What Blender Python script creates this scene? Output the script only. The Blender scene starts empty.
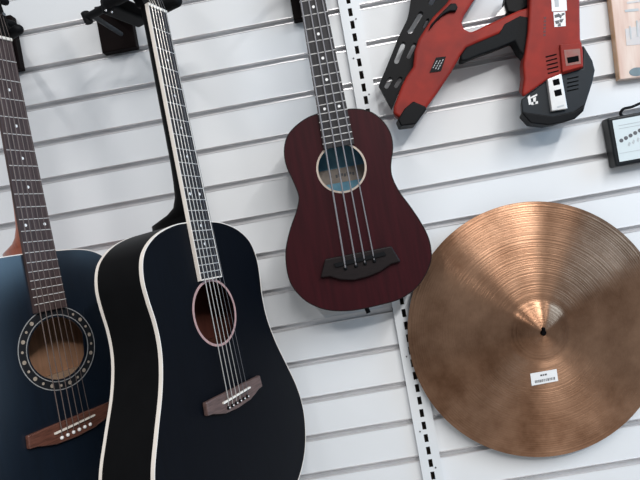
import bpy, bmesh, math, random
from mathutils import Vector, Matrix
from mathutils.geometry import tessellate_polygon
random.seed(7)
S = bpy.context.scene
COL = S.collection
rad = math.radians

# ------------------------------------------------------------------ camera
D = 1.1108
FPX = 550.0
def cam_axes(roll, pitch, yaw):
    f = Vector((math.sin(yaw)*math.cos(pitch), math.cos(yaw)*math.cos(pitch), math.sin(pitch)))
    r = f.cross(Vector((0, 0, 1))).normalized()
    u = r.cross(f)
    return r*math.cos(roll)+u*math.sin(roll), u*math.cos(roll)-r*math.sin(roll), f
RX, UX, FX = cam_axes(rad(-10.12), rad(-.17), rad(-1.69))
CAMLOC = Vector((0, -D, 0))
def at(px, py, y):
    """world point on the plane Y = y seen at photo pixel (px, py)"""
    d = FX + RX*((px-320)/FPX) - UX*((py-240)/FPX)
    t = (y+D)/d.y
    return CAMLOC + d*t
cd = bpy.data.cameras.new('camera')
cam = bpy.data.objects.new('camera', cd)
COL.objects.link(cam)
m = Matrix((RX, UX, -FX)).transposed().to_4x4()
m.translation = CAMLOC
cam.matrix_world = m
cd.sensor_width = 36
cd.lens = 36*FPX/640
cd.clip_start = .01
S.camera = cam

# ------------------------------------------------------------------ materials
def new_mat(name):
    mt = bpy.data.materials.new(name)
    mt.use_nodes = True
    nt = mt.node_tree
    return mt, nt, nt.nodes['Principled BSDF']
def mat(name, col, rough=.5, metal=0., spec=.5, coat=0., coat_rough=.1, var=0., scale=40., stretch=(1, 1, 1), bump=0., col2=None, detail=4):
    mt, nt, b = new_mat(name)
    b.inputs['Base Color'].default_value = (*col, 1)
    b.inputs['Roughness'].default_value = rough
    b.inputs['Metallic'].default_value = metal
    b.inputs['Specular IOR Level'].default_value = spec
    b.inputs['Coat Weight'].default_value = coat
    b.inputs['Coat Roughness'].default_value = coat_rough
    if var or bump or col2:
        tc = nt.nodes.new('ShaderNodeTexCoord')
        mp = nt.nodes.new('ShaderNodeMapping')
        mp.inputs['Scale'].default_value = stretch
        nz = nt.nodes.new('ShaderNodeTexNoise')
        nz.inputs['Scale'].default_value = scale
        nz.inputs['Detail'].default_value = detail
        nt.links.new(tc.outputs['Object'], mp.inputs['Vector'])
        nt.links.new(mp.outputs['Vector'], nz.inputs['Vector'])
        if var or col2:
            rp = nt.nodes.new('ShaderNodeValToRGB')
            c2 = col2 if col2 else tuple(max(0, c*(1-var)) for c in col)
            rp.color_ramp.elements[0].position = .35
            rp.color_ramp.elements[1].position = .68
            rp.color_ramp.elements[0].color = (*c2, 1)
            rp.color_ramp.elements[1].color = (*col, 1)
            nt.links.new(nz.outputs['Fac'], rp.inputs['Fac'])
            nt.links.new(rp.outputs['Color'], b.inputs['Base Color'])
        if bump:
            bp = nt.nodes.new('ShaderNodeBump')
            bp.inputs['Strength'].default_value = bump
            bp.inputs['Distance'].default_value = .002
            nt.links.new(nz.outputs['Fac'], bp.inputs['Height'])
            nt.links.new(bp.outputs['Normal'], b.inputs['Normal'])
    return mt

GRAIN = (6, 6, .35)
M = dict(
    panel=mat('white_slat_laminate', (.725, .745, .768), .45, spec=.22, var=.03, scale=6),
    insert=mat('aluminium_insert', (.80, .79, .80), .30, metal=.45, var=.12, scale=9),
    backing=mat('dark_fibreboard', (.05, .035, .028), .9, var=.3),
    steel_white=mat('white_enamel_steel', (.70, .73, .76), .38, spec=.5, var=.04, scale=10),
    chrome=mat('steel', (.62, .62, .63), .25, metal=1, var=.05),
    black_face=mat('satin_black_top', (.0016, .0025, .0050), .5, spec=.09, var=.3, scale=30, stretch=GRAIN),
    black_side=mat('satin_black_side', (.0025, .0025, .003), .5, spec=.12, var=.3, scale=30),
    blue_face=mat('satin_blue_black_top', (.0035, .009, .019), .33, spec=.95, var=.25, scale=30, stretch=GRAIN),
    cream=mat('cream_binding', (.80, .74, .68), .35, var=.05),
    bone=mat('bone_white', (.80, .76, .70), .35, var=.05),
    pinkring=mat('pink_shell_ring', (.46, .29, .28), .4, var=.2, scale=120),
    ebony=mat('dark_fingerboard', (.030, .028, .032), .5, spec=.25, var=.45, scale=50, stretch=GRAIN),
    rosewood=mat('rosewood_board', (.075, .050, .050), .5, spec=.3, var=.45, scale=60, stretch=GRAIN),
    bridge_red=mat('red_brown_rosewood', (.15, .058, .040), .42, var=.5, scale=50, stretch=(1, 3, 9)),
    bridge_grey=mat('grey_brown_rosewood', (.13, .080, .072), .45, var=.45, scale=50, stretch=(1, 3, 9)),
    mahogany=mat('orange_mahogany', (.40, .10, .038), .35, coat=.4, var=.35, scale=30, stretch=GRAIN),
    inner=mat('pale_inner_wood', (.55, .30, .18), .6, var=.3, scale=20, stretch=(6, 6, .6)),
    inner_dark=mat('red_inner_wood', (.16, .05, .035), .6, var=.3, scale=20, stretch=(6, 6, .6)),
    spruce=mat('brace_wood', (.50, .33, .22), .6, var=.2),
    string=mat('wound_string', (.60, .57, .53), .35, metal=.6, var=.1, scale=400),
    bass_string=mat('grey_bass_string', (.20, .19, .20), .45, var=.15, scale=300),
    bronze_string=mat('dull_bronze_string', (.12, .09, .082), .45, var=.1, scale=400),
    plain_string=mat('dark_plain_string', (.13, .13, .14), .4, var=.1, scale=400),
    fret=mat('nickel_fret', (.80, .79, .78), .25, metal=.35, var=.03),
    dot=mat('pearl_dot', (.85, .85, .85), .3, var=.04),
    inlay=mat('rosette_inlay', (.42, .36, .30), .4, var=.3, scale=200),
    rosette_dark=mat('rosette_black', (.012, .014, .018), .4, var=.2),
    rosette_line=mat('rosette_line', (.34, .35, .36), .45, var=.2, scale=150),
    maroon=mat('dark_maroon_mahogany', (.036, .0045, .0072), .5, spec=.12, col2=(.024, .0035, .0055), scale=22, stretch=(5, 5, .4)),
    maroon_side=mat('maroon_black_side', (.007, .003, .004), .5, spec=.2, var=.3, scale=20),
    uke_ring=mat('beige_ring', (.50, .41, .34), .45, var=.15, scale=100),
    uke_bridge=mat('black_brown_bridge', (.012, .008, .0085), .48, spec=.2, var=.35, scale=60, stretch=(1, 3, 8)),
    rubber=mat('black_rubber', (.004, .0045, .0058), .6, spec=.14, var=.2),
    grip=mat('black_grip', (.004, .0048, .006), .6, spec=.14, var=.2, bump=.15, scale=300),
    plate=mat('dark_brown_plate', (.006, .003, .003), .6, spec=.06, var=.3, scale=30),
    gun_red=mat('worn_red_plastic', (.27, .020, .012), .5, spec=.18, col2=(.18, .015, .011), scale=22),
    gun_black=mat('black_plastic', (.0030, .0033, .0045), .5, spec=.12, var=.25),
    gun_grey=mat('charcoal_plastic', (.014, .018, .023), .5, spec=.22, var=.15),
    silver=mat('silver_clip', (.66, .66, .66), .4, metal=.25, var=.1, scale=60),
    dirt=mat('greyed_red_plastic', (.23, .12, .10), .6, col2=(.25, .05, .04), scale=70),
    hole=mat('dark_recess', (.0025, .0025, .003), .8, spec=.05, var=.2),
    paper=mat('white_paper', (.78, .79, .80), .5, var=.04, scale=30),
    ink=mat('grey_ink', (.10, .10, .11), .6, var=.1),
    faint_ink=mat('faint_ink', (.45, .48, .50), .6, var=.1),
    dark_red_ink=mat('dark_red_ink', (.10, .010, .010), .6, var=.1),
    blue_label=mat('blue_paper', (.05, .21, .34), .5, col2=(.16, .38, .50), scale=35),
    tan_label=mat('tan_paper', (.33, .28, .24), .55, var=.2, scale=60),
    tan_card=mat('tan_printed_card', (.58, .40, .33), .4, coat=.7, coat_rough=.15, col2=(.70, .57, .50), scale=18, stretch=(4, 1, .5)),
    tan_edge=mat('orange_tan_edge', (.50, .27, .12), .4, coat=.5, col2=(.56, .36, .22), scale=30),
    print_grey=mat('grey_print', (.50, .50, .52), .45, coat=.5, col2=(.60, .55, .53), scale=60),
    print_blue=mat('blue_grey_print', (.16, .22, .25), .4, var=.2, scale=60),
    adapter=mat('black_adapter_plastic', (.006, .008, .010), .35, spec=.3, var=.2),
    adapter_label=mat('pale_spec_label', (.60, .67, .69), .35, var=.03, scale=20),
)
# bronze cymbal: lathe-turned rings, radial sheen, tarnish
def cymbal_mat():
    mt, nt, b = new_mat('turned_bronze')
    L = nt.links.new
    tc = nt.nodes.new('ShaderNodeTexCoord')
    sep = nt.nodes.new('ShaderNodeSeparateXYZ')
    L(tc.outputs['Object'], sep.inputs[0])
    cx = nt.nodes.new('ShaderNodeCombineXYZ')
    L(sep.outputs['X'], cx.inputs['X']); L(sep.outputs['Y'], cx.inputs['Y'])
    ln = nt.nodes.new('ShaderNodeVectorMath'); ln.operation = 'LENGTH'
    L(cx.outputs[0], ln.inputs[0])
    # rings: noise sampled along the radius only
    mul = nt.nodes.new('ShaderNodeMath'); mul.operation = 'MULTIPLY'; mul.inputs[1].default_value = 300
    L(ln.outputs['Value'], mul.inputs[0])
    nr = nt.nodes.new('ShaderNodeTexNoise'); nr.noise_dimensions = '1D'
    nr.inputs['Scale'].default_value = 1; nr.inputs['Detail'].default_value = 2
    L(mul.outputs[0], nr.inputs['W'])
    bp = nt.nodes.new('ShaderNodeBump'); bp.inputs['Strength'].default_value = .65; bp.inputs['Distance'].default_value = .0010
    L(nr.outputs['Fac'], bp.inputs['Height'])
    L(bp.outputs['Normal'], b.inputs['Normal'])
    nz = nt.nodes.new('ShaderNodeTexNoise'); nz.inputs['Scale'].default_value = 7; nz.inputs['Detail'].default_value = 8; nz.inputs['Roughness'].default_value = .65
    L(tc.outputs['Object'], nz.inputs['Vector'])
    rp = nt.nodes.new('ShaderNodeValToRGB')
    e = rp.color_ramp.elements
    e[0].position = .34; e[0].color = (.20, .100, .056, 1)
    e[1].position = .66; e[1].color = (.47, .275, .175, 1)
    L(nz.outputs['Fac'], rp.inputs['Fac'])
    L(rp.outputs['Color'], b.inputs['Base Color'])
    b.inputs['Metallic'].default_value = .92
    b.inputs['Roughness'].default_value = .33
    b.inputs['Anisotropic'].default_value = .93
    tg = nt.nodes.new('ShaderNodeTangent'); tg.direction_type = 'RADIAL'; tg.axis = 'Z'
    L(tg.outputs[0], b.inputs['Tangent'])
    b.inputs['Anisotropic Rotation'].default_value = CYM_ROT
    return mt
CYM_ROT = .25
M['bronze'] = cymbal_mat()

# ------------------------------------------------------------------ object helpers
def link(name, bm, mats, parent=None, smooth=None, bevel=0, seg=2, label=None):
    me = bpy.data.meshes.new(name)
    bmesh.ops.recalc_face_normals(bm, faces=bm.faces)
    bm.to_mesh(me); bm.free()
    o = bpy.data.objects.new(name, me)
    COL.objects.link(o)
    for x in (mats if isinstance(mats, (list, tuple)) else [mats]):
        me.materials.append(x)
    if parent: o.parent = parent
    if bevel:
        md = o.modifiers.new('edge', 'BEVEL'); md.width = bevel; md.segments = seg
        md.limit_method = 'ANGLE'; md.angle_limit = rad(40)
    if smooth is not None:
        me.polygons.foreach_set('use_smooth', [True]*len(me.polygons))
        me.set_sharp_from_angle(angle=rad(smooth))
    if label: o['label'] = label
    return o
def thing(name, label, cat, loc=(0, 0, 0), group=None, rotm=None):
    o = bpy.data.objects.new(name, None); COL.objects.link(o)
    o.empty_display_size = .05
    o.location = loc
    if rotm is not None: o.rotation_euler = rotm.to_euler()
    tag(o, label, cat, group)
    return o
def tag(o, label, cat, group=None):
    o['label'] = label; o['category'] = cat
    if group: o['group'] = group
    return o
def box_bm(bm, x0, x1, y0, y1, z0, z1, mi=0):
    vs = [bm.verts.new(p) for p in [(x0, y0, z0), (x1, y0, z0), (x1, y1, z0), (x0, y1, z0), (x0, y0, z1), (x1, y0, z1), (x1, y1, z1), (x0, y1, z1)]]
    for f in [(0, 1, 2, 3), (7, 6, 5, 4), (0, 4, 5, 1), (1, 5, 6, 2), (2, 6, 7, 3), (3, 7, 4, 0)]:
        bm.faces.new([vs[i] for i in f]).material_index = mi
def box(*a):
    bm = bmesh.new(); box_bm(bm, *a); return bm
def tube_bm(bm, pts, r, n=10, caps=True):
    pts = [Vector(p) for p in pts]
    rs = r if isinstance(r, (list, tuple)) else [r]*len(pts)
    rings = []
    up = None
    for i, p in enumerate(pts):
        t = (pts[min(i+1, len(pts)-1)]-pts[max(i-1, 0)]).normalized()
        if up is None:
            up = Vector((0, 0, 1)) if abs(t.z) < .9 else Vector((1, 0, 0))
        s = t.cross(up).normalized(); up = s.cross(t).normalized()
        rings.append([bm.verts.new(p+s*rs[i]*math.cos(a)+up*rs[i]*math.sin(a)) for a in [2*math.pi*k/n for k in range(n)]])
    for a, b in zip(rings, rings[1:]):
        for k in range(n):
            bm.faces.new((a[k], a[(k+1) % n], b[(k+1) % n], b[k]))
    if caps:
        bm.faces.new(rings[0][::-1]); bm.faces.new(rings[-1])
def tube(pts, r, n=10):
    bm = bmesh.new(); tube_bm(bm, pts, r, n); return bm
def capsule(p0, p1, r, n=16):
    p0 = Vector(p0); p1 = Vector(p1); d = (p1-p0).normalized()
    pts = []; rs = []
    for k in range(0, 6):
        a = math.pi/2*k/5
        pts.append(p0-d*r*math.cos(a)); rs.append(max(r*math.sin(a), r*.02))
    for k in range(0, 6):
        a = math.pi/2*k/5
        pts.append(p1+d*r*math.sin(a)); rs.append(max(r*math.cos(a), r*.02))
    return tube(pts, rs, n)
def prism(loops, y0, y1):
    """outer (x,z) loop plus hole loops, extruded from y0 (front) to y1 (back)"""
    bm = bmesh.new()
    tris = tessellate_polygon([[Vector((p[0], p[1], 0)) for p in l] for l in loops])
    flat = [p for l in loops for p in l]
    A = [bm.verts.new((p[0], y0, p[1])) for p in flat]
    B = [bm.verts.new((p[0], y1, p[1])) for p in flat]
    if len(loops) == 1:
        bm.faces.new(A); bm.faces.new(B[::-1])
    else:
        for t in tris:
            try:
                bm.faces.new([A[i] for i in t]); bm.faces.new([B[i] for i in t][::-1])
            except ValueError: pass
    k = 0
    for l in loops:
        n = len(l)
        for i in range(n):
            j = (i+1) % n
            bm.faces.new((A[k+i], A[k+j], B[k+j], B[k+i]))
        k += n
    return bm
def pix(pts, y, org=(0, 0, 0)):
    """photo outline -> metres on the plane Y = y, relative to org"""
    return [((at(a, b, y)-Vector(org)).x, (at(a, b, y)-Vector(org)).z) for a, b in pts]
def catmull(pts, n=6, closed=False):
    out = []
    P = [Vector(p) for p in pts]
    N = len(P)
    rng = range(N) if closed else range(N-1)
    for i in rng:
        p1 = P[i]; p2 = P[(i+1) % N]
        p0 = P[i-1] if (closed or i > 0) else p1*2-p2
        p3 = P[(i+2) % N] if (closed or i+2 < N) else p2*2-p1
        for k in range(n):
            t = k/n
            out.append(.5*((2*p1)+(p2-p0)*t+(2*p0-5*p1+4*p2-p3)*t*t+(3*p1-p0-3*p2+p3)*t**3))
    if not closed: out.append(P[-1])
    return out
def ring_pts(cx, cz, r, n=48):
    return [(cx+r*math.cos(2*math.pi*k/n), cz+r*math.sin(2*math.pi*k/n)) for k in range(n)]
def annulus(cx, cz, r0, r1, y0, y1, n=64):
    bm = bmesh.new()
    rows = []
    for r, y in ((r0, y0), (r1, y0), (r1, y1), (r0, y1)):
        rows.append([bm.verts.new((cx+r*math.cos(2*math.pi*k/n), y, cz+r*math.sin(2*math.pi*k/n))) for k in range(n)])
    for a in range(4):
        b = (a+1) % 4
        for k in range(n):
            bm.faces.new((rows[a][k], rows[a][(k+1) % n], rows[b][(k+1) % n], rows[b][k]))
    return bm
def disc(cx, cz, r, y0, y1, n=16):
    return prism([ring_pts(cx, cz, r, n)], y0, y1)

# ------------------------------------------------------------------ the wall
ROW0 = .4433; PITCH = .0762; GAP = .0054      # groove centres and half height
XL, XR = -1.75, 1.55
SX = .1070                                    # slotted strip
SW = .0205
def wall_bm():
    bm = bmesh.new()
    for k in range(-4, 17):
        zt = ROW0-k*PITCH-GAP; zb = ROW0-(k+1)*PITCH+GAP
        for x0, x1 in ((XL, SX-.0165), (SX+.0165, XR)):
            box_bm(bm, x0, x1, 0, .018, zb, zt)
    return bm
wall = link('wall_back', wall_bm(), M['panel'], bevel=.0012, seg=2)
wall['kind'] = 'structure'; wall['label'] = 'white slatwall of horizontal boards with grey metal grooves'
bk = link('backing_board', box(XL, XR, .018, .03, ROW0-17*PITCH, ROW0+4*PITCH), M['backing'], wall)
for k in range(-3, 17):
    z = ROW0-k*PITCH
    bm = bmesh.new()
    for x0, x1 in ((XL, SX-.020), (SX+.020, XR)):
        prof = [(-.0012, GAP+.0010), (-.0012, GAP-.0002), (.0062, GAP-.0006), (.0062, GAP+.004), (.0125, GAP+.004), (.0125, -GAP-.004), (.0062, -GAP-.004), (.0062, -GAP+.0006), (-.0012, -GAP+.0002), (-.0012, -GAP-.0010),
                (0, -GAP-.0010), (.0, -GAP-.0), (.0056, -GAP-.0002), (.0056, -GAP-.0046), (.0135, -GAP-.0046), (.0135, GAP+.0046), (.0056, GAP+.0046), (.0056, GAP+.0002), (0, GAP+.0), (0, GAP+.0010)]
        a = [bm.verts.new((x0, p[0], z+p[1])) for p in prof]
        b = [bm.verts.new((x1, p[0], z+p[1])) for p in prof]
        n = len(prof)
        for i in range(n):
            bm.faces.new((a[i], a[(i+1) % n], b[(i+1) % n], b[i]))
        bm.faces.new(a[::-1]); bm.faces.new(b)
    link('groove_insert', bm, M['insert'], wall)

fl = link('floor', box(XL, XR, -3.6, .03, -1.42, -1.40), mat('grey_floor_tiles', (.36, .34, .32), .4, var=.2, scale=3))
fl['kind'] = 'structure'; fl['label'] = 'grey shop floor below the slatwall'

# slotted upright strip
st = thing('slotted_strip', 'long white slotted metal strip running down the wall behind the ukulele and the cymbal', 'metal strip', (SX, 0, -.6))
Z0, Z1 = -.62, .66
outer = [(-SW, Z0+.6), (SW, Z0+.6), (SW, Z1+.6), (-SW, Z1+.6)]
slots = []
for j in range(-7, 43):
    z = .4586-j*.0254+.6
    slots.append([(-.0040, z-.0080), (-.0040, z+.0080), (.0040, z+.0080), (.0040, z-.0080)])
bm = prism([outer]+slots, -.0095, -.0080)
box_bm(bm, -SW, -SW+.0015, -.0080, -.0002, Z0+.6, Z1+.6)
box_bm(bm, SW-.0015, SW, -.0080, -.0002, Z0+.6, Z1+.6)
link('channel', bm, M['steel_white'], st)
for px, py in [(356, 19), (353.5, 58.5), (369, 94.5), (406.5, 356.5), (420, 431.5), (435.6, 467.5)]:
    p = at(px, py, -.0095)
    c = disc(p.x-SX, p.z+.6, .0017, -.0105, -.0092, 10)
    link('screw', c, M['ink'], st)

# ------------------------------------------------------------------ guitars
def rotm(a, b, c):
    return Matrix.Rotation(rad(a), 3, 'Z') @ Matrix.Rotation(rad(b), 3, 'X') @ Matrix.Rotation(rad(c), 3, 'Y')
def contour(half, dx=0., n=8):
    """closed outline from half-width points going down one side"""
    pts = catmull([(0, half[0][1])]+list(half)+[(0, half[-1][1])], n)
    right = [(p.x, p.y) for p in pts]
    left = [(-p.x, p.y) for p in pts[-2:0:-1]]
    return [(x+dx, z) for x, z in right+left]
def inset(c, d):
    n = len(c); out = []
    for i in range(n):
        a = Vector(c[i-1]); b = Vector(c[(i+1) % n]); t = (b-a).normalized()
        nn = Vector((t.y, -t.x))
        p = Vector(c[i])+nn*d
        out.append((p.x, p.y))
    return out
def hollow_body(root, cont, hole, depth, thick, face_m, side_m, inner_m):
    cx, cz, r = hole
    n = len(cont)
    # soundboard with its sound hole
    bm = bmesh.new()
    def rim(y):
        o = [bm.verts.new((x, y, z)) for x, z in cont]
        h = []
        for x, z in cont:
            a = math.atan2(z-cz, x-cx)
            h.append(bm.verts.new((cx+r*math.cos(a), y, cz+r*math.sin(a))))
        return o, h
    o0, h0 = rim(0); o1, h1 = rim(thick)
    for i in range(n):
        j = (i+1) % n
        bm.faces.new((o0[i], o0[j], h0[j], h0[i]))
        bm.faces.new((o1[i], h1[i], h1[j], o1[j]))
        bm.faces.new((o0[i], o1[i], o1[j], o0[j]))
        bm.faces.new((h0[i], h0[j], h1[j], h1[i]))
    link('soundboard', bm, face_m, root)
    # back and sides, hollow, with bare wood inside
    bm = bmesh.new()
    inn = inset(cont, -.003) if abs(inset(cont, -.003)[n//4][0]) < abs(cont[n//4][0]) else inset(cont, .003)
    A = [bm.verts.new((x, thick, z)) for x, z in cont]
    B = [bm.verts.new((x, depth(z), z)) for x, z in cont]
    Cc = [bm.verts.new((x, depth(z)-.003, z)) for x, z in inn]
    Dd = [bm.verts.new((x, thick, z)) for x, z in inn]
    for i in range(n):
        j = (i+1) % n
        bm.faces.new((A[i], A[j], B[j], B[i]))
        bm.faces.new((Dd[i], Cc[i], Cc[j], Dd[j])).material_index = 1
        bm.faces.new((A[i], Dd[i], Dd[j], A[j]))
    # rows across the body
    for row, mi in ((B, 0), (Cc, 1)):
        h = n//2
        for i in range(h):
            a, b, c, d = row[i], row[(i+1) % n], row[(n-i-1) % n], row[(n-i) % n]
            vs = []
            for v in (a, b, c, d):
                if v not in vs: vs.append(v)
            if len(vs) >= 3:
                try: bm.faces.new(vs).material_index = mi
                except ValueError: pass
    return link('back_and_sides', bm, [side_m, inner_m], root, smooth=35)
def edge_band(cont, y0f, y1f, w, proud=.0004):
    """binding: an L-shaped band following the outline; y0f,y1f functions of z"""
    bm = bmesh.new(); n = len(cont)
    t = inset(cont, .001)
    sgn = 1 if abs(t[n//4][0]) > abs(cont[n//4][0]) else -1
    out = inset(cont, sgn*proud); inn = inset(cont, -sgn*w)
    rows = []
    for loop, yf in ((inn, y0f), (out, y0f), (out, y1f), (inn, y1f)):
        rows.append([bm.verts.new((x, yf(z), z)) for x, z in loop])
    for a in range(4):
        b = (a+1) % 4
        for i in range(n):
            j = (i+1) % n
            bm.faces.new((rows[a][i], rows[a][j], rows[b][j], rows[b][i]))
    return bm
def neck_loft(sections):
    """sections: (z, half_width, y_front, y_back)"""
    bm = bmesh.new(); rings = []
    K = 14
    for z, w, yf, yb in sections:
        ring = []
        for k in range(K+1):
            a = math.pi*k/K
            ring.append(bm.verts.new((-w*math.cos(a), yf+(yb-yf)*math.sin(a)**.8, z)))
        rings.append(ring)
    for a, b in zip(rings, rings[1:]):
        for k in range(K):
            bm.faces.new((a[k], a[k+1], b[k+1], b[k]))
        bm.faces.new((a[0], b[0], b[K], a[K]))
    bm.faces.new(rings[0]); bm.faces.new(rings[-1][::-1])
    return bm
def fretboard_bm(z0, w0, z1, w1, y0, y1):
    bm = bmesh.new()
    vs = []
    for z, w in ((z0, w0), (z1, w1)):
        for x, y in ((-w, y0), (w, y0), (w, y1), (-w, y1)):
            vs.append(bm.verts.new((x, y, z)))
    for f in [(0, 1, 2, 3), (7, 6, 5, 4), (0, 4, 5, 1), (1, 5, 6, 2), (2, 6, 7, 3), (3, 7, 4, 0)]:
        bm.faces.new([vs[i] for i in f])
    return bm
SCALE = .645; BODY = .358
def fz(n): return BODY-SCALE*(1-2**(-n/12))
def guitar(label, loc, rot, half, dx, hole_z, depth, face_m, side_m, inner_m, board_m, bridge_m, neck_m, pin_m, bound, nut_w, end_w, end_z, dots, rosette, bridge_dz, hole_x=0.):
    t = thing('acoustic_guitar', label, 'guitar', loc, rotm=rotm(*rot))
    cont = contour(half, dx)
    hollow_body(t, cont, (hole_x, hole_z, .0505), depth, .003, face_m, side_m, inner_m)
    link('binding', edge_band(cont, lambda z: -.0004, lambda z: .0060, .0011), M['cream'], t, label='cream binding along the front edge')
    if bound:
        link('binding', edge_band(cont, lambda z: depth(z)-.0055, lambda z: depth(z)+.0004, .0022), M['cream'], t, label='cream binding along the back edge')
    # neck with heel
    secs = [(BODY+.004, nut_w, .0, .019)]
    for z in (.30, .22, .15, .10):
        w = nut_w+(end_w-nut_w)*(BODY-z)/(BODY-end_z)
        secs.append((z, w-(.0006 if bound else .0030), 0, (.019 if bound else .015)+.003*(BODY-z)/BODY))
    wj = nut_w+(end_w-nut_w)*BODY/(BODY-end_z)-.0006
    for z, d, k in ((.07, .0225 if bound else .0185, 1 if bound else .91), (.045, .027 if bound else .024, .98 if bound else .93), (.03, .037, .94), (.022, .056, .86), (.017, .078, .78), (.0135, .092, .72), (.012, .0955, .70), (.0, .0965, .68)):
        secs.append((z, wj*k, 0, d))
    link('neck', neck_loft(secs), neck_m, t, smooth=40)
    fb = link('fretboard', fretboard_bm(BODY, nut_w-(.0018 if bound else 0), end_z+.001, end_w-(.0018 if bound else 0), -.0068, -.0002), board_m, t)
    if bound:
        bm = bmesh.new()
        for s in (-1, 1):
            for za, wa, zb, wb in ((BODY, nut_w, end_z, end_w),):
                vs = []
                for z, w in ((za, wa), (zb, wb)):
                    for x, y in ((s*(w-.0018), -.0069), (s*w, -.0069), (s*w, -.0002), (s*(w-.0018), -.0002)):
                        vs.append(bm.verts.new((x, y, z)))
                for f in [(0, 1, 2, 3), (7, 6, 5, 4), (0, 4, 5, 1), (1, 5, 6, 2), (2, 6, 7, 3), (3, 7, 4, 0)]:
                    bm.faces.new([vs[i] for i in f])
        box_bm(bm, -end_w, end_w, -.0069, -.0002, end_z-.0012, end_z+.001)
        link('fretboard_binding', bm, M['cream'], fb, label='cream edging of the fretboard')
    for n in range(1, 21):
        z = fz(n)
        if z < end_z+.004: break
        w = nut_w+(end_w-nut_w)*(BODY-z)/(BODY-end_z)-(.0014 if bound else .0003)
        link('fret', tube([(-w, -.0070, z), (w, -.0070, z)], .00075, 6), M['fret'], fb)
    for n, xs in dots:
        z = (fz(n)+fz(n-1))/2
        for x in xs:
            link('inlay_dot', disc(x, z, .0025, -.00695, -.0065, 12), M['dot'], fb)
    link('nut', box(-nut_w, nut_w, -.0092, 0, BODY-.0002, BODY+.005), M['bone'], t, bevel=.0008)
    # headstock, leaning back a little, with tuners
    hs = []
    out = [(-.022, BODY+.005), (.022, BODY+.005), (.031, BODY+.035), (.034, BODY+.17), (.022, BODY+.182), (0, BODY+.178), (-.022, BODY+.182), (-.034, BODY+.17), (-.031, BODY+.035)]
    bm = prism([out], -.001, .0145)
    for v in bm.verts: v.co.y += (v.co.z-BODY)*.23
    link('headstock', bm, M['black_side'], t, bevel=.0015)
    tw = []
    for s in (-1, 1):
        for k in range(3):
            z = BODY+.048+.045*k; y = -.001+(z-BODY)*.23
            px = s*.019
            post = link('tuner_post', tube([(px, y-.014, z), (px, y+.002, z)], .003, 10), M['chrome'], t)
            bm = capsule((s*.040, y+.012, z), (s*.050, y+.012, z), .0062, 12)
            tube_bm(bm, [(s*.028, y+.012, z), (s*.042, y+.012, z)], .0025, 8)
            link('tuner_button', bm, M['rubber'], t, smooth=50)
            tw.append((s, k, px, y-.009, z))
    # rosette
    if rosette == 'inlaid':
        ro = link('rosette', annulus(hole_x, hole_z, .0535, .0680, -.0004, .0005), M['rosette_dark'], t)
        link('rosette_line', annulus(hole_x, hole_z, .0535, .0548, -.0006, .0003), M['rosette_line'], ro)
        link('rosette_line', annulus(hole_x, hole_z, .0666, .0680, -.0006, .0003), M['rosette_line'], ro)
        for k in range(24):
            a = 2*math.pi*(k+.5)/24
            big = k % 2 == 0
            x, z = hole_x+.0608*math.cos(a), hole_z+.0608*math.sin(a)
            if abs(x) < end_w and z > hole_z: continue
            link('inlay_dot', disc(x, z, .0033 if big else .0022, -.0006, .0002, 12), M['inlay'], ro)
    else:
        link('rosette', annulus(hole_x, hole_z, .0508, .0548, -.0006, .0005), M['pinkring'], t, label='pale pink ring around the sound hole')
    # brace seen through the sound hole
    dd = depth(hole_z)
    link('brace', box(-.11, .11, dd-.014, dd-.003, hole_z-.062, hole_z-.050), M['spruce'] if rosette == 'inlaid' else M['bridge_red'], t)
    # bridge
    zb = -.287+bridge_dz
    bo = [(-.0775, zb+.014), (.0775, zb+.014), (.0790, zb-.006), (.066, zb-.0075), (.054, zb-.0115), (.035, zb-.0165), (0, zb-.0185), (-.035, zb-.0165), (-.054, zb-.0115), (-.066, zb-.0075), (-.0790, zb-.006)]
    bo = [(x*(.95 if bound else 1)+(.001 if bound else 0), z) for x, z in bo]
    br = link('bridge', prism([bo], -.0085, -.0001), bridge_m, t, bevel=.0018)
    link('saddle', prism([[(-.037, zb-.0005), (.037, zb+.0025), (.037, zb+.005), (-.037, zb+.0025)]], -.0118, -.007), M['bone'], br)
    sp = .0105
    for k in range(6):
        x = (k-2.5)*sp; z = zb-.0095+.0003*k
        bm = bmesh.new()
        bmesh.ops.create_uvsphere(bm, u_segments=12, v_segments=8, radius=.0030, matrix=Matrix.Translation((x, -.0095, z)) @ Matrix.Diagonal((1, .9, 1, 1)))
        link('bridge_pin', bm, pin_m, br, smooth=60)
        if pin_m is M['rubber']:
            link('pin_dot', disc(x, z, .0012, -.0126, -.0118, 8), M['dot'], br)
        # string: pin, saddle, nut, tuner post
        xn = (k-2.5)/2.5*(nut_w-.0045)
        s = -1 if k < 3 else 1
        kk = k if k < 3 else 5-k
        post = [q for q in tw if q[0] == s and q[1] == kk][0]
        r = (.00085, .00075, .00068, .00058, .00040, .00036)[k]
        link('string', tube([(x, -.0095, z+.001), (x, -.0124, zb+.003), (xn, -.0098, BODY+.002), (post[2], post[3], post[4])], r, 6), (M['string'] if k < 4 else M['plain_string']) if bound else M['bronze_string'], t)
    return t
half_b = [(.030, -.0005), (.062, -.004), (.098, -.015), (.124, -.031), (.139, -.050), (.1455, -.078), (.1435, -.108), (.1385, -.140), (.1375, -.170), (.1415, -.200), (.153, -.238), (.174, -.286), (.192, -.330), (.1985, -.368), (.194, -.405), (.175, -.447), (.140, -.480), (.095, -.499), (.045, -.507)]
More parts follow.
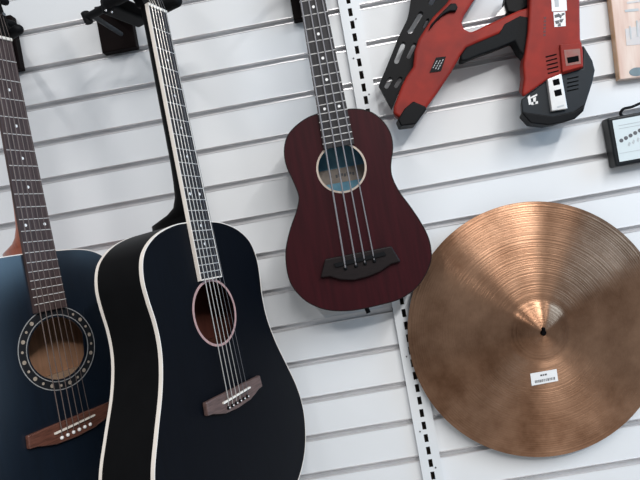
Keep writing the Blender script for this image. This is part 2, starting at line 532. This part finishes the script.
half_a = [(.030, .0), (.075, -.0025), (.105, -.010), (.128, -.026), (.141, -.050), (.1455, -.080), (.142, -.112), (.134, -.146), (.1325, -.175), (.137, -.205), (.152, -.245), (.173, -.290), (.190, -.332), (.1960, -.368), (.192, -.405), (.174, -.447), (.140, -.480), (.095, -.499), (.045, -.507)]
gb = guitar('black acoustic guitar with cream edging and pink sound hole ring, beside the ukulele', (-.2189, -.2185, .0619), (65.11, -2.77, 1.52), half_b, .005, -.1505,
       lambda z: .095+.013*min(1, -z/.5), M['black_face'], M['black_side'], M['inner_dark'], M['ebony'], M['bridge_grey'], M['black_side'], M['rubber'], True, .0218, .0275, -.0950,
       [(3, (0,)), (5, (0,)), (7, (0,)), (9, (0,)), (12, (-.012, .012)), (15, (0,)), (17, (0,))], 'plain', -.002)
ga = guitar('blue-black acoustic guitar with a dotted rosette and reddish bridge, leftmost on the wall', (-.486, -.2207, .0588), (61.22, -1.75, .25), half_a, 0, -.1605,
       lambda z: .090+.012*min(1, -z/.5), M['blue_face'], M['mahogany'], M['inner'], M['rosewood'], M['bridge_red'], M['mahogany'], M['dot'], False, .0218, .0283, -.098,
       [(3, (0,)), (5, (0,)), (7, (0,)), (9, (0,)), (12, (-.0165, .0165))], 'inlaid', -.002, .003)
# clear dark pickguard on the blue-black guitar
pg = [(.062, -.105), (.092, -.118), (.108, -.150), (.104, -.19), (.098, -.222), (.080, -.240), (.055, -.232), (.042, -.214)]
arc = [(.003+.0683*math.cos(a), -.1605+.0683*math.sin(a)) for a in [rad(x) for x in (-55, -40, -20, 0, 20, 40)]]
link('pickguard', prism([[(p.x, p.y) for p in catmull(pg, 5)]+arc[::-1]], -.0003, .0001), M['blue_face'], ga, label='thin dark pickguard beside the sound hole')

# ------------------------------------------------------------------ guitar hangers
def w2(root, v): return root.rotation_euler.to_matrix() @ Vector(v) + root.location
def hanger(label, g, plate, dz, xarm, ra=.0105, tip=-.018):
    (x0, z0, x1, z1) = plate
    t = thing('guitar_hanger', label, 'hanger', ((x0+x1)/2, 0, z0), 'guitar hangers on the slatwall')
    o = Vector(t.location)
    pl = link('wall_plate', box(x0-o.x, x1-o.x, -.022, -.0016, 0, z1-z0), M['plate'], t, bevel=.002)
    def loc(v): return w2(g, v)-o
    zf = BODY+.018+dz
    base = loc((0, .060, zf))
    root = Vector(((x0+x1)/2-o.x, -.022, (z1-z0)*.80))
    # stem from plate to yoke
    link('stem', tube([root, root.lerp(base, .5)+Vector((0, 0, .004)), base], .0075, 12), M['rubber'], t, smooth=40)
    # yoke block
    bm = bmesh.new()
    R3 = g.rotation_euler.to_matrix().to_4x4()
    mm = Matrix.Translation(base) @ R3
    bmesh.ops.create_cube(bm, size=1, matrix=mm @ Matrix.Diagonal((.084, .032, .026, 1)))
    yk = link('yoke', bm, M['rubber'], t, bevel=.005, seg=3)
    for s in (-1, 1):
        a = loc((s*xarm, .058, zf)); b = loc((s*xarm, tip, zf-.001))
        link('arm', capsule(a, b, ra, 14), M['rubber'], t, smooth=60)
    return t, o, loc
p0 = at(103, 50, -.022); p1 = at(132, 14, -.022)
h1, o1, loc1 = hanger('dark guitar hanger holding the black guitar with cream edging', gb, (p0.x-.003, at(118, 50, -.022).z, p1.x-.003, at(118, 2, -.022).z), .007, .0395)
# screws and locking lever of that hanger
for px, py in ((106, 10.5), (112, 12)):
    v = at(px, py, -.262)-o1
    bm = bmesh.new(); bmesh.ops.create_uvsphere(bm, u_segments=10, v_segments=8, radius=.0018, matrix=Matrix.Translation(v))
    link('screw', bm, M['chrome'], h1, smooth=60)
la = at(87, 17.5, -.16)-o1; lb = at(103, 9, -.19)-o1; lc = at(121, 34, -.05)-o1
bm = capsule(la, lb, .0065, 14)
link('lever', bm, M['rubber'], h1, smooth=60)
link('lever_rod', tube([at(93, 16, -.16)-o1, lc], .0045, 10), M['gun_grey'], h1, smooth=60)
bm = tube([la+Vector((-.002, 0, .0085)), la+Vector((.002, 0, -.0095))], .0075, 14)
link('lever_knob', bm, M['rubber'], h1, smooth=40)
q0 = at(12, 72, -.022)
h2, o2, loc2 = hanger('dark guitar hanger holding the blue-black guitar at the left edge', ga, (at(-8, 70, -.022).x, at(12, 70, -.022).z, at(20.5, 70, -.022).x, at(12, 14, -.022).z), .009, .0390, .0085, -.005)

# ------------------------------------------------------------------ bass ukulele
YU = -.095
UO = at(333, 110, YU)                                     # where neck meets body
ub = thing('bass_ukulele', 'dark maroon wooden bass ukulele with four thick grey strings hanging in the middle', 'ukulele', UO)
upx = [(347.5, 109), (360, 109), (370, 111.5), (377.5, 116), (385, 123.5), (391, 134.5), (393, 148), (391, 165), (392.7, 178), (400, 192.5), (410, 206), (420, 221), (427.5, 235), (431, 248), (431, 261), (425, 276), (415, 289), (400, 299), (380, 305), (353, 310.5), (330, 310.5), (312.5, 305), (300, 296), (290, 282), (286, 264), (286, 247.5), (290.5, 228), (296, 212.5), (298.7, 200), (297.5, 192), (292.5, 180), (286, 165), (284, 151), (286.5, 138), (293, 128.5), (305, 119), (318, 113.5), (333, 110.5)]
ul = [Vector(p) for p in pix(upx, YU, UO)]
ucont = [(p.x, p.y) for p in catmull(ul, 4, True)]
hp = at(341.4, 168, YU)-UO; hx, hz = hp.x, hp.z
hr = (at(341.4, 168-23.6, YU)-at(341.4, 168, YU)).length
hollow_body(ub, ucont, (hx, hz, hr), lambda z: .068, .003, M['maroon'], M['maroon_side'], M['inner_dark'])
link('edge_band', edge_band(ucont, lambda z: -.0003, lambda z: .004, .0012), M['maroon_side'], ub, label='black edge around the body')
ur = link('rosette', annulus(hx, hz, hr-.0006, hr+.0030, -.0006, .0006), M['uke_ring'], ub, label='beige ring around the sound hole')
lb_ = link('paper_label', box(hx-.048, hx+.048, .0640, .0649, hz-.050, hz+.050), M['blue_label'], ub, label='blue paper label inside the sound hole')
link('label_stripe', box(hx-.046, hx+.046, .0634, .0640, hz-.020, hz+.008), M['tan_label'], lb_)
for k in range(7):
    x = hx-.012+.0055*k
    link('label_mark', box(x, x+.004, .0630, .0634, hz-.010+.001*(k % 3), hz-.004+.0012*((k*2) % 3)), M['ink'], lb_)
# neck line: axis through fret 12 centre and saddle centre
sd = at(360, 258, YU)-UO
ax = Vector((sd.x, sd.z)).normalized()                    # towards the saddle
USC = 2*Vector((sd.x, sd.z)).length
pr = Vector((-ax.y, ax.x))                                # sideways
if pr.x < 0: pr = -pr
def uf(n): return USC*.962*(.5-2**(-n/12))+.0045                # distance from fret 12, + towards the saddle
def ux(s, d): v = ax*d+pr*(s-.0015); return (v.x, v.y)
def uw(d): return .0235+.0048*(d+.19)/.25                  # half width of the board
dn = uf(0); de = (at(339, 147, YU)-UO); de = Vector((de.x, de.z)).dot(ax)
def uboard(d0, d1, y0, y1, dw=0):
    return prism([[ux(-uw(d0)-dw, d0), ux(uw(d0)+dw, d0), ux(uw(d1)+dw, d1), ux(-uw(d1)-dw, d1)]], y0, y1)
uft = link('fretboard', uboard(dn, de, -.0062, -.0002), M['ebony'], ub)
for n in range(1, 17):
    d = uf(n)
    if d > de: break
    w = uw(d)+.0003
    a = ux(-w, d); b = ux(w, d)
    link('fret', tube([(a[0], -.0064, a[1]), (b[0], -.0064, b[1])], .0010, 6), M['fret'], uft)
for n, ss in ((3, (0,)), (5, (0,)), (7, (0,)), (9, (0,)), (12, (-.0135, .0135))):
    d = (uf(n)+uf(n-1))/2
    for s in ss:
        c = ux(s, d)
        link('inlay_dot', disc(c[0], c[1], .0027, -.0064, -.006, 14), M['dot'], uft)
# neck behind the board
bm = bmesh.new(); rings = []
for d, k, dep in ((dn-.004, 1, .020), (-.10, 1, .021), (-.045, 1, .024), (-.02, .95, .040), (-.004, .85, .058), (.0, .8, .060)):
    ring = []
    for i in range(13):
        a = math.pi*i/12
        c = ux(-math.cos(a)*(uw(d)-.0006)*k, d)
        ring.append(bm.verts.new((c[0], -.0002+dep*math.sin(a)**.8, c[1])))
    rings.append(ring)
for a, b in zip(rings, rings[1:]):
    for i in range(12): bm.faces.new((a[i], a[i+1], b[i+1], b[i]))
    bm.faces.new((a[0], b[0], b[12], a[12]))
bm.faces.new(rings[0]); bm.faces.new(rings[-1][::-1])
link('neck', bm, M['maroon_side'], ub, smooth=40)
link('nut', uboard(dn-.005, dn, -.0085, 0), M['rubber'], ub)
hw = uw(dn)
hsl = [ux(-hw, dn-.005), ux(hw, dn-.005), ux(hw+.010, dn-.03), ux(hw+.008, dn-.165), ux(0, dn-.175), ux(-hw-.008, dn-.165), ux(-hw-.010, dn-.03)]
link('headstock', prism([hsl], .001, .016), M['maroon'], ub, bevel=.002)
for s in (-1, 1):
    for k in range(2):
        c = ux(s*.014, dn-.055-.06*k)
        link('tuner_post', tube([(c[0], -.010, c[1]), (c[0], .003, c[1])], .0045, 10), M['chrome'], ub)
# bridge, saddle, strings
bp_ = [(325, 259), (391, 246), (400.5, 261.5), (391, 264), (380, 271.5), (368, 276.5), (354, 280), (340, 279.5), (330, 276.5), (320.5, 277.5)]
ubr = link('bridge', prism([pix(bp_, YU-.004, UO)], -.0095, -.0001), M['uke_bridge'], ub, bevel=.0022, seg=3)
link('saddle', prism([pix([(334, 263.5), (384, 251.5), (386, 255), (336, 267)], YU-.008, UO)], -.0135, -.008), M['rubber'], ubr)
for (bx, by), tx, r in (((345.5, 268.5), (300.6, 0), .00165), ((356, 266), (308.5, 0), .00150), ((365, 263.5), (315.2, 0), .00135), ((374.3, 261), (322.3, 0), .00125)):
    a = at(bx, by, YU-.011)-UO; n1 = at(tx[0], tx[1], YU-.010)-UO
    dirv = n1-a
    L_ = (Vector((a.x, a.z)).dot(ax)-dn)/abs(Vector((dirv.x, dirv.z)).dot(ax))
    e = a+dirv*L_; e.y = -.0095
    m1 = a+dirv*.055; m1.y = -.0150
    link('string', tube([(a.x, -.0110, a.z), m1, e, e+dirv*.05+Vector((0, .006, 0))], r, 8), M['bass_string'], ub, smooth=60)
    bm = bmesh.new(); bmesh.ops.create_uvsphere(bm, u_segments=10, v_segments=8, radius=.0034, matrix=Matrix.Translation((a.x, -.0100, a.z)))
    link('string_end', bm, M['rubber'], ubr, smooth=60)
sb = at(367.5, 309.5, YU+.03)-UO
link('strap_button', tube([(sb.x-.002, .034, sb.z+.006), (sb.x+.001, .034, sb.z-.007)], .0045, 10), M['rubber'], ub, smooth=40)
# hanger behind its neck
c0 = at(293, 18, -.022); c1 = at(327, 10, -.022)
h3 = thing('guitar_hanger', 'black hanger plate behind the neck of the maroon ukulele', 'hanger', ((c0.x+c1.x)/2, 0, at(310, 17, -.022).z), 'guitar hangers on the slatwall')
o3 = Vector(h3.location)
wv = (c1.x-c0.x)/2-.001
link('wall_plate', box(-wv, wv, -.022, -.0016, 0, .075), M['plate'], h3, bevel=.002)
nk = Vector((UO.x+ux(0, dn-.018)[0], YU, UO.z+ux(0, dn-.018)[1]))-o3
link('stem', tube([(0, -.022, .055), (nk.x, -.035, nk.z), (nk.x, YU+.048, nk.z)], .006, 10), M['rubber'], h3, smooth=40)
bm = bmesh.new()
box_bm(bm, nk.x-.046, nk.x+.046, YU+.036, YU+.050, nk.z-.010, nk.z+.010)
link('yoke', bm, M['rubber'], h3, bevel=.004, seg=3)
for s in (-1, 1):
    link('arm', capsule((nk.x+s*.040, YU+.040, nk.z), (nk.x+s*.040, YU-.018, nk.z), .007, 12), M['rubber'], h3, smooth=60)

# ------------------------------------------------------------------ cymbal
YC = -.026
CC = at(536.3, 329.5, YC)
CR = ((at(540, 201.8, YC)-at(525, 457, YC)).length)/2
HC = at(541, 330, -.075)
CC = Vector((CC.x, YC, CC.z))
cy = thing('cymbal', 'large bronze cymbal with a white price sticker', 'cymbal', CC)
cy.rotation_euler = (rad(90), 0, 0)
prof = [(.0058, .0365), (.012, .0360), (.022, .0343), (.033, .0307), (.043, .0258), (.051, .0214), (.0565, .0182), (.062, .0172), (.07, .0174), (.08, .0168), (.11, .0155), (.15, .0117), (.19, .0074), (.225, .0034), (CR-.004, .0004), (CR, 0)]
def lathe(prof, th, n=160):
    sm = catmull(prof, 5)
    bm = bmesh.new(); rows = []
    for dz in (0, -th):
        for p in (sm if dz == 0 else sm[::-1]):
            rows.append([bm.verts.new((p.x*math.cos(2*math.pi*k/n), p.x*math.sin(2*math.pi*k/n), p.y+dz)) for k in range(n)])
    R_ = len(rows)
    for i in range(R_):
        a, b = rows[i], rows[(i+1) % R_]
        for k in range(n):
            bm.faces.new((a[k], a[(k+1) % n], b[(k+1) % n], b[k]))
    return bm
disc_o = link('cymbal_plate', lathe(prof, .0012), M['bronze'], cy, smooth=60)
# sticker lies on the bow of the cymbal (local x right, z out of the wall, y up)
def cyl_h(r):
    for (r0, h0), (r1, h1) in zip(prof, prof[1:]):
        if r0 <= r <= r1: return h0+(h1-h0)*(r-r0)/(r1-r0)
    return 0
def on_cym(px, py, lift=.0006):
    v = at(px, py, YC-.018)-CC
    return Vector((v.x, v.z, cyl_h(math.hypot(v.x, v.z))+lift))
def cym_quad(c, lift):
    bm = bmesh.new()
    N = 6; g = []
    for i in range(N+1):
        for j in range(N+1):
            u, v = i/N, j/N
            px = (c[0][0]*(1-u)+c[1][0]*u)*(1-v)+(c[3][0]*(1-u)+c[2][0]*u)*v
            py = (c[0][1]*(1-u)+c[1][1]*u)*(1-v)+(c[3][1]*(1-u)+c[2][1]*u)*v
            g.append(bm.verts.new(on_cym(px, py, lift)))
    for i in range(N):
        for j in range(N):
            bm.faces.new((g[i*(N+1)+j], g[(i+1)*(N+1)+j], g[(i+1)*(N+1)+j+1], g[i*(N+1)+j+1]))
    ext = bmesh.ops.extrude_face_region(bm, geom=bm.faces[:])
    for v in [e for e in ext['geom'] if isinstance(e, bmesh.types.BMVert)]: v.co.z -= .0003
    return bm
SC = [(530.3, 373.7), (556.6, 369), (558.5, 381), (532, 386)]
def sub(u0, u1, v0, v1):
    def L(u, v):
        return ((SC[0][0]*(1-u)+SC[1][0]*u)*(1-v)+(SC[3][0]*(1-u)+SC[2][0]*u)*v, (SC[0][1]*(1-u)+SC[1][1]*u)*(1-v)+(SC[3][1]*(1-u)+SC[2][1]*u)*v)
    return [L(u0, v0), L(u1, v0), L(u1, v1), L(u0, v1)]
stk = link('price_sticker', cym_quad(SC, .0010), M['paper'], cy, label='white price sticker below the bell')
for a, b in ((.36, .44), (.46, .51), (.53, .61)):
    link('printed_line', cym_quad(sub(a, b, .22, .36), .0012), M['ink'], stk)
u = .14
while u < .86:
    w = random.choice((.018, .028, .040))
    link('barcode_bar', cym_quad(sub(u, u+w, .62, .84), .0012), M['ink'], stk)
    u += w+random.choice((.018, .028))
# peg through the centre hole
pk = thing('peg_hook', 'black peg through the hole at the centre of the cymbal', 'hook', (CC.x, 0, CC.z))
link('peg', tube([(0, .004, .0), (0, -.0645, .0), (.0, -.0665, .0)], [.0050, .0050, .0040], 14), M['hole'], pk, smooth=40)
link('peg_tip', capsule((0.0008, -.0630, .002), (.0012, -.0630, .0072), .0036, 12), M['hole'], pk, smooth=60)
link('peg_base', box(-.012, .012, -.006, -.0014, -.02, .02), M['plate'], pk, bevel=.001)

# ------------------------------------------------------------------ nail gun
YG = -.064
GO = at(470, 60, 0); GO = Vector((GO.x, 0, GO.z))
gun = thing('nail_gun', 'worn red and black cordless nail gun hanging above the cymbal', 'power tool', GO)
def gp(name, pts, yf, yb, mt, parent=gun, bevel=0, seg=3, holes=(), label=None, smooth=None, taper=0):
    loops = [pix(pts, yf, GO)]+[pix(h, yf, GO) for h in holes]
    bm = prism(loops, yf, yb)
    if taper:                                             # the shell narrows towards its back
        l = loops[0]
        cx_ = sum(p[0] for p in l)/len(l); cz_ = sum(p[1] for p in l)/len(l)
        ar = sum(l[i-1][0]*l[i][1]-l[i][0]*l[i-1][1] for i in range(len(l)))
        back = inset(l, taper if ar < 0 else -taper) if taper < .1 else [(cx_+(p[0]-cx_)*taper, cz_+(p[1]-cz_)*taper) for p in l]
        bm.verts.ensure_lookup_table()
        for i, p in enumerate(back):
            v = bm.verts[len(l)+i]; v.co.x = p[0]; v.co.z = p[1]
    return link(name, bm, mt, parent, bevel=bevel, seg=seg, label=label, smooth=smooth)
def slot(x0, y0, x1, y1, w):
    a = Vector((x0, y0)); b = Vector((x1, y1)); d = (b-a).normalized(); n = Vector((-d.y, d.x))*w
    out = []
    for c, s in ((a, -1), (b, 1)):
        for k in range(5):
            an = math.pi*(k/4-.5)
            v = c+d*s*w*math.cos(an)+n*s*math.sin(an)
            out.append((v.x, v.y))
    return out
mag = [(379, 85), (384, 73), (389.4, 60), (399.4, 35), (407.5, 19), (409.4, 11), (411, 0), (417, -40), (462, -40), (452, -4), (445, 6), (436, 16), (429, 26), (422, 38), (417, 50), (414, 66), (404, 80), (396, 100), (392, 109)]
hs_ = [slot(386.5, 86.5, 390.5, 79, 2.2), slot(396.5, 61.5, 403.5, 44, 2.4), slot(410, 31.5, 421, 13.5, 2.4), slot(431, 3, 437, -8, 2.4),
       slot(396, 86, 400.5, 78.5, 2.0), slot(408.5, 57, 414.5, 44.5, 1.9), slot(423.8, 27, 428, 19.5, 1.2)]
gp('magazine', mag, -.048, -.036, M['gun_black'], bevel=.0012, seg=2, holes=hs_, label='black slotted nail magazine')
body = [(393, 114), (393.5, 106), (401.5, 85), (406, 76), (413, 66), (414.5, 50), (418.5, 38), (425.5, 27), (433, 16), (446, 3), (456, -12), (468, -40), (500, -40), (488, -18), (474, 1), (465, 15), (462.5, 22), (464.5, 28), (471, 31.5), (485, 25), (504, 16), (520, 9), (532, 6), (532, 22), (518, 24), (500, 34), (478, 43), (467, 48), (461, 56), (452, 72), (440, 90), (427, 108), (417, 121), (404, 121)]
bd = gp('body_shell', body, YG, -.022, M['gun_red'], bevel=.006, seg=4, smooth=35, taper=.006, label='worn red plastic shell')
foot = [(398, 119), (404.7, 108.4), (413.5, 101), (426, 106.5), (426.6, 109), (416, 124), (401, 126)]
gp('foot_cap', foot, YG-.003, -.026, M['gun_black'], bevel=.003, label='black rubber foot')
gripp = [(460.6, 55), (466, 47), (480, 41), (499, 33), (504, 23.5), (520, 15), (531, 17), (531, 60), (524, 56), (519, 50), (515, 41.5), (497, 49), (480, 55), (467, 60.5), (461, 61)]
gp('grip', gripp, YG-.001, -.030, M['grip'], bevel=.005, taper=.004, label='black rubber hand grip')
# trigger block and bright nose metal at the top edge
gp('trigger', [(508, -14), (528, -14), (529, 6), (518, 13), (508, 12), (505, 2)], YG+.012, -.030, M['gun_black'], bevel=.003)
gp('trigger_guard', [(494, 17), (507, 2), (508, 10), (505, 15)], YG+.020, -.040, M['silver'], bevel=.001)
# lever on the shell
lv = gp('lever', [(429, 30), (431, 24), (440, 14), (447, 7), (451, 3), (456, 3), (458, 7), (456, 11), (450, 11), (444, 14), (436, 21)], YG-.007, YG+.006, M['gun_black'], bd, bevel=.0025, label='black lever on the shell')
# badge with illegible lettering
bg = gp('badge', [(429.6, 72.6), (436, 57.5), (446, 56.4), (441, 71)], YG-.0012, YG+.002, M['gun_black'], bd, label='small black badge with worn lettering')
for a, b in (((433, 68), (437.5, 60)), ((435.5, 69), (440.5, 59.5)), ((438, 69.5), (443.5, 58.5))):
    for k in range(4):
        t0 = k/4+.02; t1 = t0+.17
        p = (a[0]+(b[0]-a[0])*t0, a[1]+(b[1]-a[1])*t0); q = (a[0]+(b[0]-a[0])*t1, a[1]+(b[1]-a[1])*t1)
        gp('badge_mark', [(p[0]-.45, p[1]), (p[0]+.45, p[1]+.2), (q[0]+.45, q[1]+.2), (q[0]-.45, q[1])], YG-.0016, YG-.0010, M['rosette_line'], bg)
# motor housing at the right
mot = [(529, 12), (531, -40), (578, -40), (580.7, 0), (581.3, 38), (584, 50), (584.5, 68), (562, 75), (548, 80), (534, 90), (522.5, 98), (522, 92), (524, 79), (523, 64), (526, 45), (528, 30)]
mo = gp('motor_housing', mot, YG-.010, -.026, M['gun_red'], bevel=.007, seg=4, smooth=35, taper=.80, label='red motor housing')
cap = [(521, 99.5), (534, 90), (548, 79), (562, 73.4), (583, 68), (583.5, 44), (587, 50), (593, 60), (595.6, 70), (592.5, 84), (588, 98), (584, 111), (575.6, 118.7), (562, 122.5), (549, 124.7), (531, 122.6), (522, 112.5)]
cp = gp('end_cap', cap, YG-.004, -.024, M['gun_grey'], bevel=.006, seg=4, smooth=35, taper=.84, label='charcoal end cap')
gp('rear_hook', [(540, 20), (566, 20), (566, 70), (540, 70)], -.024, -.0016, M['gun_black'])
gp('cap_rim', [(522, 111), (529, 112.5), (553, 116), (575, 111), (585, 104), (584, 111), (575.6, 118.7), (562, 122.8), (549, 125.2), (531, 123.2), (522.5, 113.5)], YG-.007, -.030, M['gun_black'], cp, bevel=.004, taper=.86, label='black lower rim')
rb = gp('raised_block', [(560, 44), (582, 42), (583.6, 66.5), (562.5, 72.5)], YG-.015, YG+.004, M['gun_red'], mo, bevel=.0025)
gp('worn_patch', [(564, 50), (580, 48.5), (581, 63.5), (566, 66)], YG-.0155, YG-.012, M['dirt'], mo)
gp('latch_recess', [(567, 57.5), (578.5, 55.5), (579, 61), (568, 63.2)], YG-.0160, YG-.012, M['hole'], mo)
for k in range(5):
    y = 54.5+4.1*k; x = 545.5+.55*k
    gp('vent_slot', [(x, y+1.9), (x+11, y-.9), (x+11.2, y+.4), (x+.2, y+3.2)], YG-.0103, YG-.006, M['hole'], mo)
for k in range(4):
    y = 77.3+4.0*k
    gp('vent_slot', [(567, y+1.2), (578.5, y-1.3), (578.7, y-.1), (567.2, y+2.5)], YG-.0043, YG, M['hole'], cp)
cl = gp('belt_clip', [(547.5, 79), (561.6, 73.4), (567.8, 108.6), (552, 111)], YG-.0118, YG, M['silver'], bevel=.0015, label='silver clip with two square holes')
for q in ([(552.5, 80), (559, 78.2), (560.2, 84.3), (553.8, 85.8)], [(554, 90.5), (561, 88.6), (562.2, 95), (555.4, 96.6)]):
    gp('clip_hole', q, YG-.0123, YG-.010, M['hole'], cl, bevel=.0004)
gp('clip_notch', [(557, 106.5), (564, 104.5), (564.3, 106), (557.3, 108)], YG-.0121, YG-.010, M['faint_ink'], cl)
for q in ([(527.5, 97), (530, 95), (531.5, 104), (529, 105)], [(530.5, 97), (537, 93.8), (537.3, 95.6), (531, 98.5)], [(533, 98), (536, 97), (535.5, 104), (533.5, 104)], [(531, 102.5), (538, 101), (538, 103.5), (531.3, 105)]):
    gp('metal_mark', q, YG-.0046, YG, M['silver'], cp)
l1 = gp('white_label', [(551, -8), (566, -9), (567, 10.5), (552, 11.5)], YG-.0106, YG-.008, M['paper'], mo, label='white paper label, upper one')
gp('label_smudge', [(554, -4), (558.5, -4), (559, 6.5), (555, 7)], YG-.0109, YG-.0104, M['faint_ink'], l1)
l2 = gp('white_label', [(553.4, 12.2), (565.2, 11.4), (565.8, 26), (554.5, 27)], YG-.0106, YG-.008, M['paper'], mo, label='white paper label with black symbols, lower one')
for q in ([(554.5, 15), (557.5, 14), (558.5, 17), (555, 18)], [(558, 13), (562, 15.5), (561, 18.5), (557.5, 16)], [(561.5, 13.5), (564.5, 12.5), (564.7, 14.5), (562, 16)], [(555, 21), (559, 20), (559.3, 23.5), (556, 24)], [(559.5, 19.5), (564, 18.5), (562, 22.5), (559.5, 22)], [(557.5, 25), (560.5, 22.5), (561, 26), (558.5, 26.3)]):
    gp('label_symbol', q, YG-.0109, YG-.0104, M['ink'], l2)
for k in range(6):
    y = 17+3.4*k; x = 545-.10*k
    gp('worn_letter', [(x-1.2, y), (x+1.3, y-.3), (x+1.2, y+1.9), (x-1.3, y+2.1)], YG-.0103, YG-.009, M['dark_red_ink'], mo)

# ------------------------------------------------------------------ card box and adapter at the right edge
YB = -.018
BO = at(640, 77, YB)
cb = thing('card_box', 'tan printed card box in clear wrap at the top right corner', 'box', (BO.x, 0, BO.z))
cb.rotation_euler = (0, rad(3.5), 0)
Bo = Vector((BO.x, 0, BO.z))
def rectpx(a, b, y, org): # upright rectangle from two pixels on a plane
    p = at(*a, y)-org; q = at(*b, y)-org
    return min(p.x, q.x), max(p.x, q.x), min(p.z, q.z), max(p.z, q.z)
x0 = (at(620, 77, YB)-Bo).x; z0 = (at(621, 77.5, YB)-Bo).z
z0 = min(z0, 0)-.0; W_ = .11; H_ = .19
box_o = link('carton', box(x0, x0+W_, YB, -.0016, z0, z0+H_), M['tan_card'], cb, bevel=.0012)
link('side_panel', box(x0-.0006, x0+.0002, YB+.001, -.002, z0+.001, z0+H_-.001), M['tan_edge'], box_o, label='orange tan side of the box')
def bq(name, pts, mt, parent, org, y, lift=.0006, label=None):
    return link(name, prism([pix(pts, y, org)], y-lift, y+.0003), mt, parent, label=label)
bq('printed_line', [(620.5, 11), (634, 8.7), (634.5, 11.2), (621, 13.4)], M['faint_ink'], cb, Bo, YB)
bq('printed_line', [(622, 3), (646, -2), (646.3, 0), (622.3, 5)], M['print_grey'], cb, Bo, YB)
pc = bq('printed_picture', [(622, 30), (633, 27), (636, 20), (652, 17), (656, 42), (624.5, 46.5)], M['print_grey'], cb, Bo, YB, label='grey printed picture of small tools')
for a, b in (((626, 27), (628, 40)), ((632.5, 21), (634.5, 37)), ((636.5, 19), (637.5, 33)), ((641, 20), (644, 34))):
    bq('printed_tool', [(a[0], a[1]), (a[0]+1.5, a[1]-.3), (b[0]+1.4, b[1]-.3), (b[0], b[1])], M['faint_ink'], pc, Bo, YB-.0006, .0004)
sp_ = at(636.5, 72, YB)-Bo
link('printed_spot', prism([[(sp_.x+.015*math.cos(a), sp_.z+.0085*math.sin(a)) for a in [2*math.pi*k/20 for k in range(20)]]], YB-.0005, YB+.0003), M['print_blue'], cb)

YA = -.030
AO = at(616.2, 167, YA); Ao = Vector((AO.x, 0, AO.z))
ad = thing('power_adapter', 'black power adapter with a pale spec label, under the tan box', 'adapter', Ao)
hA = (at(613, 118, YA)-at(614.2, 168, YA)).length
ab = link('casing', box(0, .105, YA, -.0016, 0, hA), M['adapter'], ad, bevel=.004, seg=3)
lx0, lz0 = .0078, .0085
al = link('spec_label', box(lx0, .098, YA-.0006, YA+.0003, lz0, hA-.007), M['adapter_label'], ad, label='pale printed spec label')
def am(name, x0, x1, z0, z1, mt):
    link(name, box(x0, x1, YA-.0010, YA-.0005, z0, z1), mt, al)
am('printed_line', .018, .075, hA-.0195, hA-.0182, M['faint_ink'])
am('printed_line', .018, .085, hA-.0255, hA-.0244, M['faint_ink'])
am('printed_line', .010, .096, lz0+.0155, lz0+.0163, M['faint_ink'])
for k in range(5):
    x = .0180+.0095*k; z = lz0+.0400+.0032*k
    link('plug_symbol', disc(x, z, .0038, YA-.0010, YA-.0005, 14), M['ink'], al)
for k in range(5):
    x = .0285+.0090*k; z = lz0+.0290+.0028*k
    link('plug_symbol', prism([[(x, z), (x+.0028, z-.0030), (x+.0062, z+.0030), (x+.0034, z+.0060)]], YA-.0010, YA-.0005), M['faint_ink'], al)
cpts = catmull([(.036, -.020, hA-.003), (.030, -.022, hA+.004), (.036, -.024, hA+.012), (.052, -.024, hA+.013), (.070, -.022, hA+.017), (.090, -.018, hA+.020), (.096, -.016, hA+.012), (.086, -.014, hA-.003)], 6)
link('cord', tube(cpts, .0028, 10), M['rubber'], ad, smooth=60, label='short black cord loop on top')

# ------------------------------------------------------------------ light
w = bpy.data.worlds.new('shop'); S.world = w; w.use_nodes = True
bgn = w.node_tree.nodes['Background']
bgn.inputs['Color'].default_value = (.88, .94, 1.0, 1)
bgn.inputs['Strength'].default_value = .30
def area(name, loc, target, sx, sy, power, col):
    l = bpy.data.lights.new(name, 'AREA'); l.shape = 'RECTANGLE'; l.size = sx; l.size_y = sy
    l.energy = power; l.color = col
    o = bpy.data.objects.new(name, l); COL.objects.link(o)
    o.location = loc
    o.rotation_euler = (Vector(target)-Vector(loc)).to_track_quat('-Z', 'Y').to_euler()
    return o
area('ceiling_tube_light', (-1.0, -2.0, 1.5), (-1.0, -2.0, 0), .08, 1.8, 17, (1, .97, .94))
area('ceiling_tube_light', (.20, -2.0, 1.5), (.20, -2.0, 0), .08, 1.8, 10, (1, .97, .94))
area('ceiling_tube_light', (1.32, -2.0, 1.5), (1.32, -2.0, 0), .08, 1.8, 50, (1, .98, .95))
area('ceiling_tube_light', (2.4, -2.2, 1.5), (2.4, -2.2, 0), .08, 1.8, 18, (1, .98, .95))
area('ceiling_tube_light', (.7, -3.2, 1.5), (0, -1.3, 0), 1.4, .12, 40, (1, .98, .96))
area('shop_window', (2.6, -.75, .70), (-.5, -.3, 0), 1.1, 1.2, 33, (.38, .68, 1.0))

S.view_settings.view_transform = 'Standard'
S.view_settings.look = 'None'
S.view_settings.gamma = 1
S.view_settings.use_curve_mapping = False
S.view_settings.exposure = .03
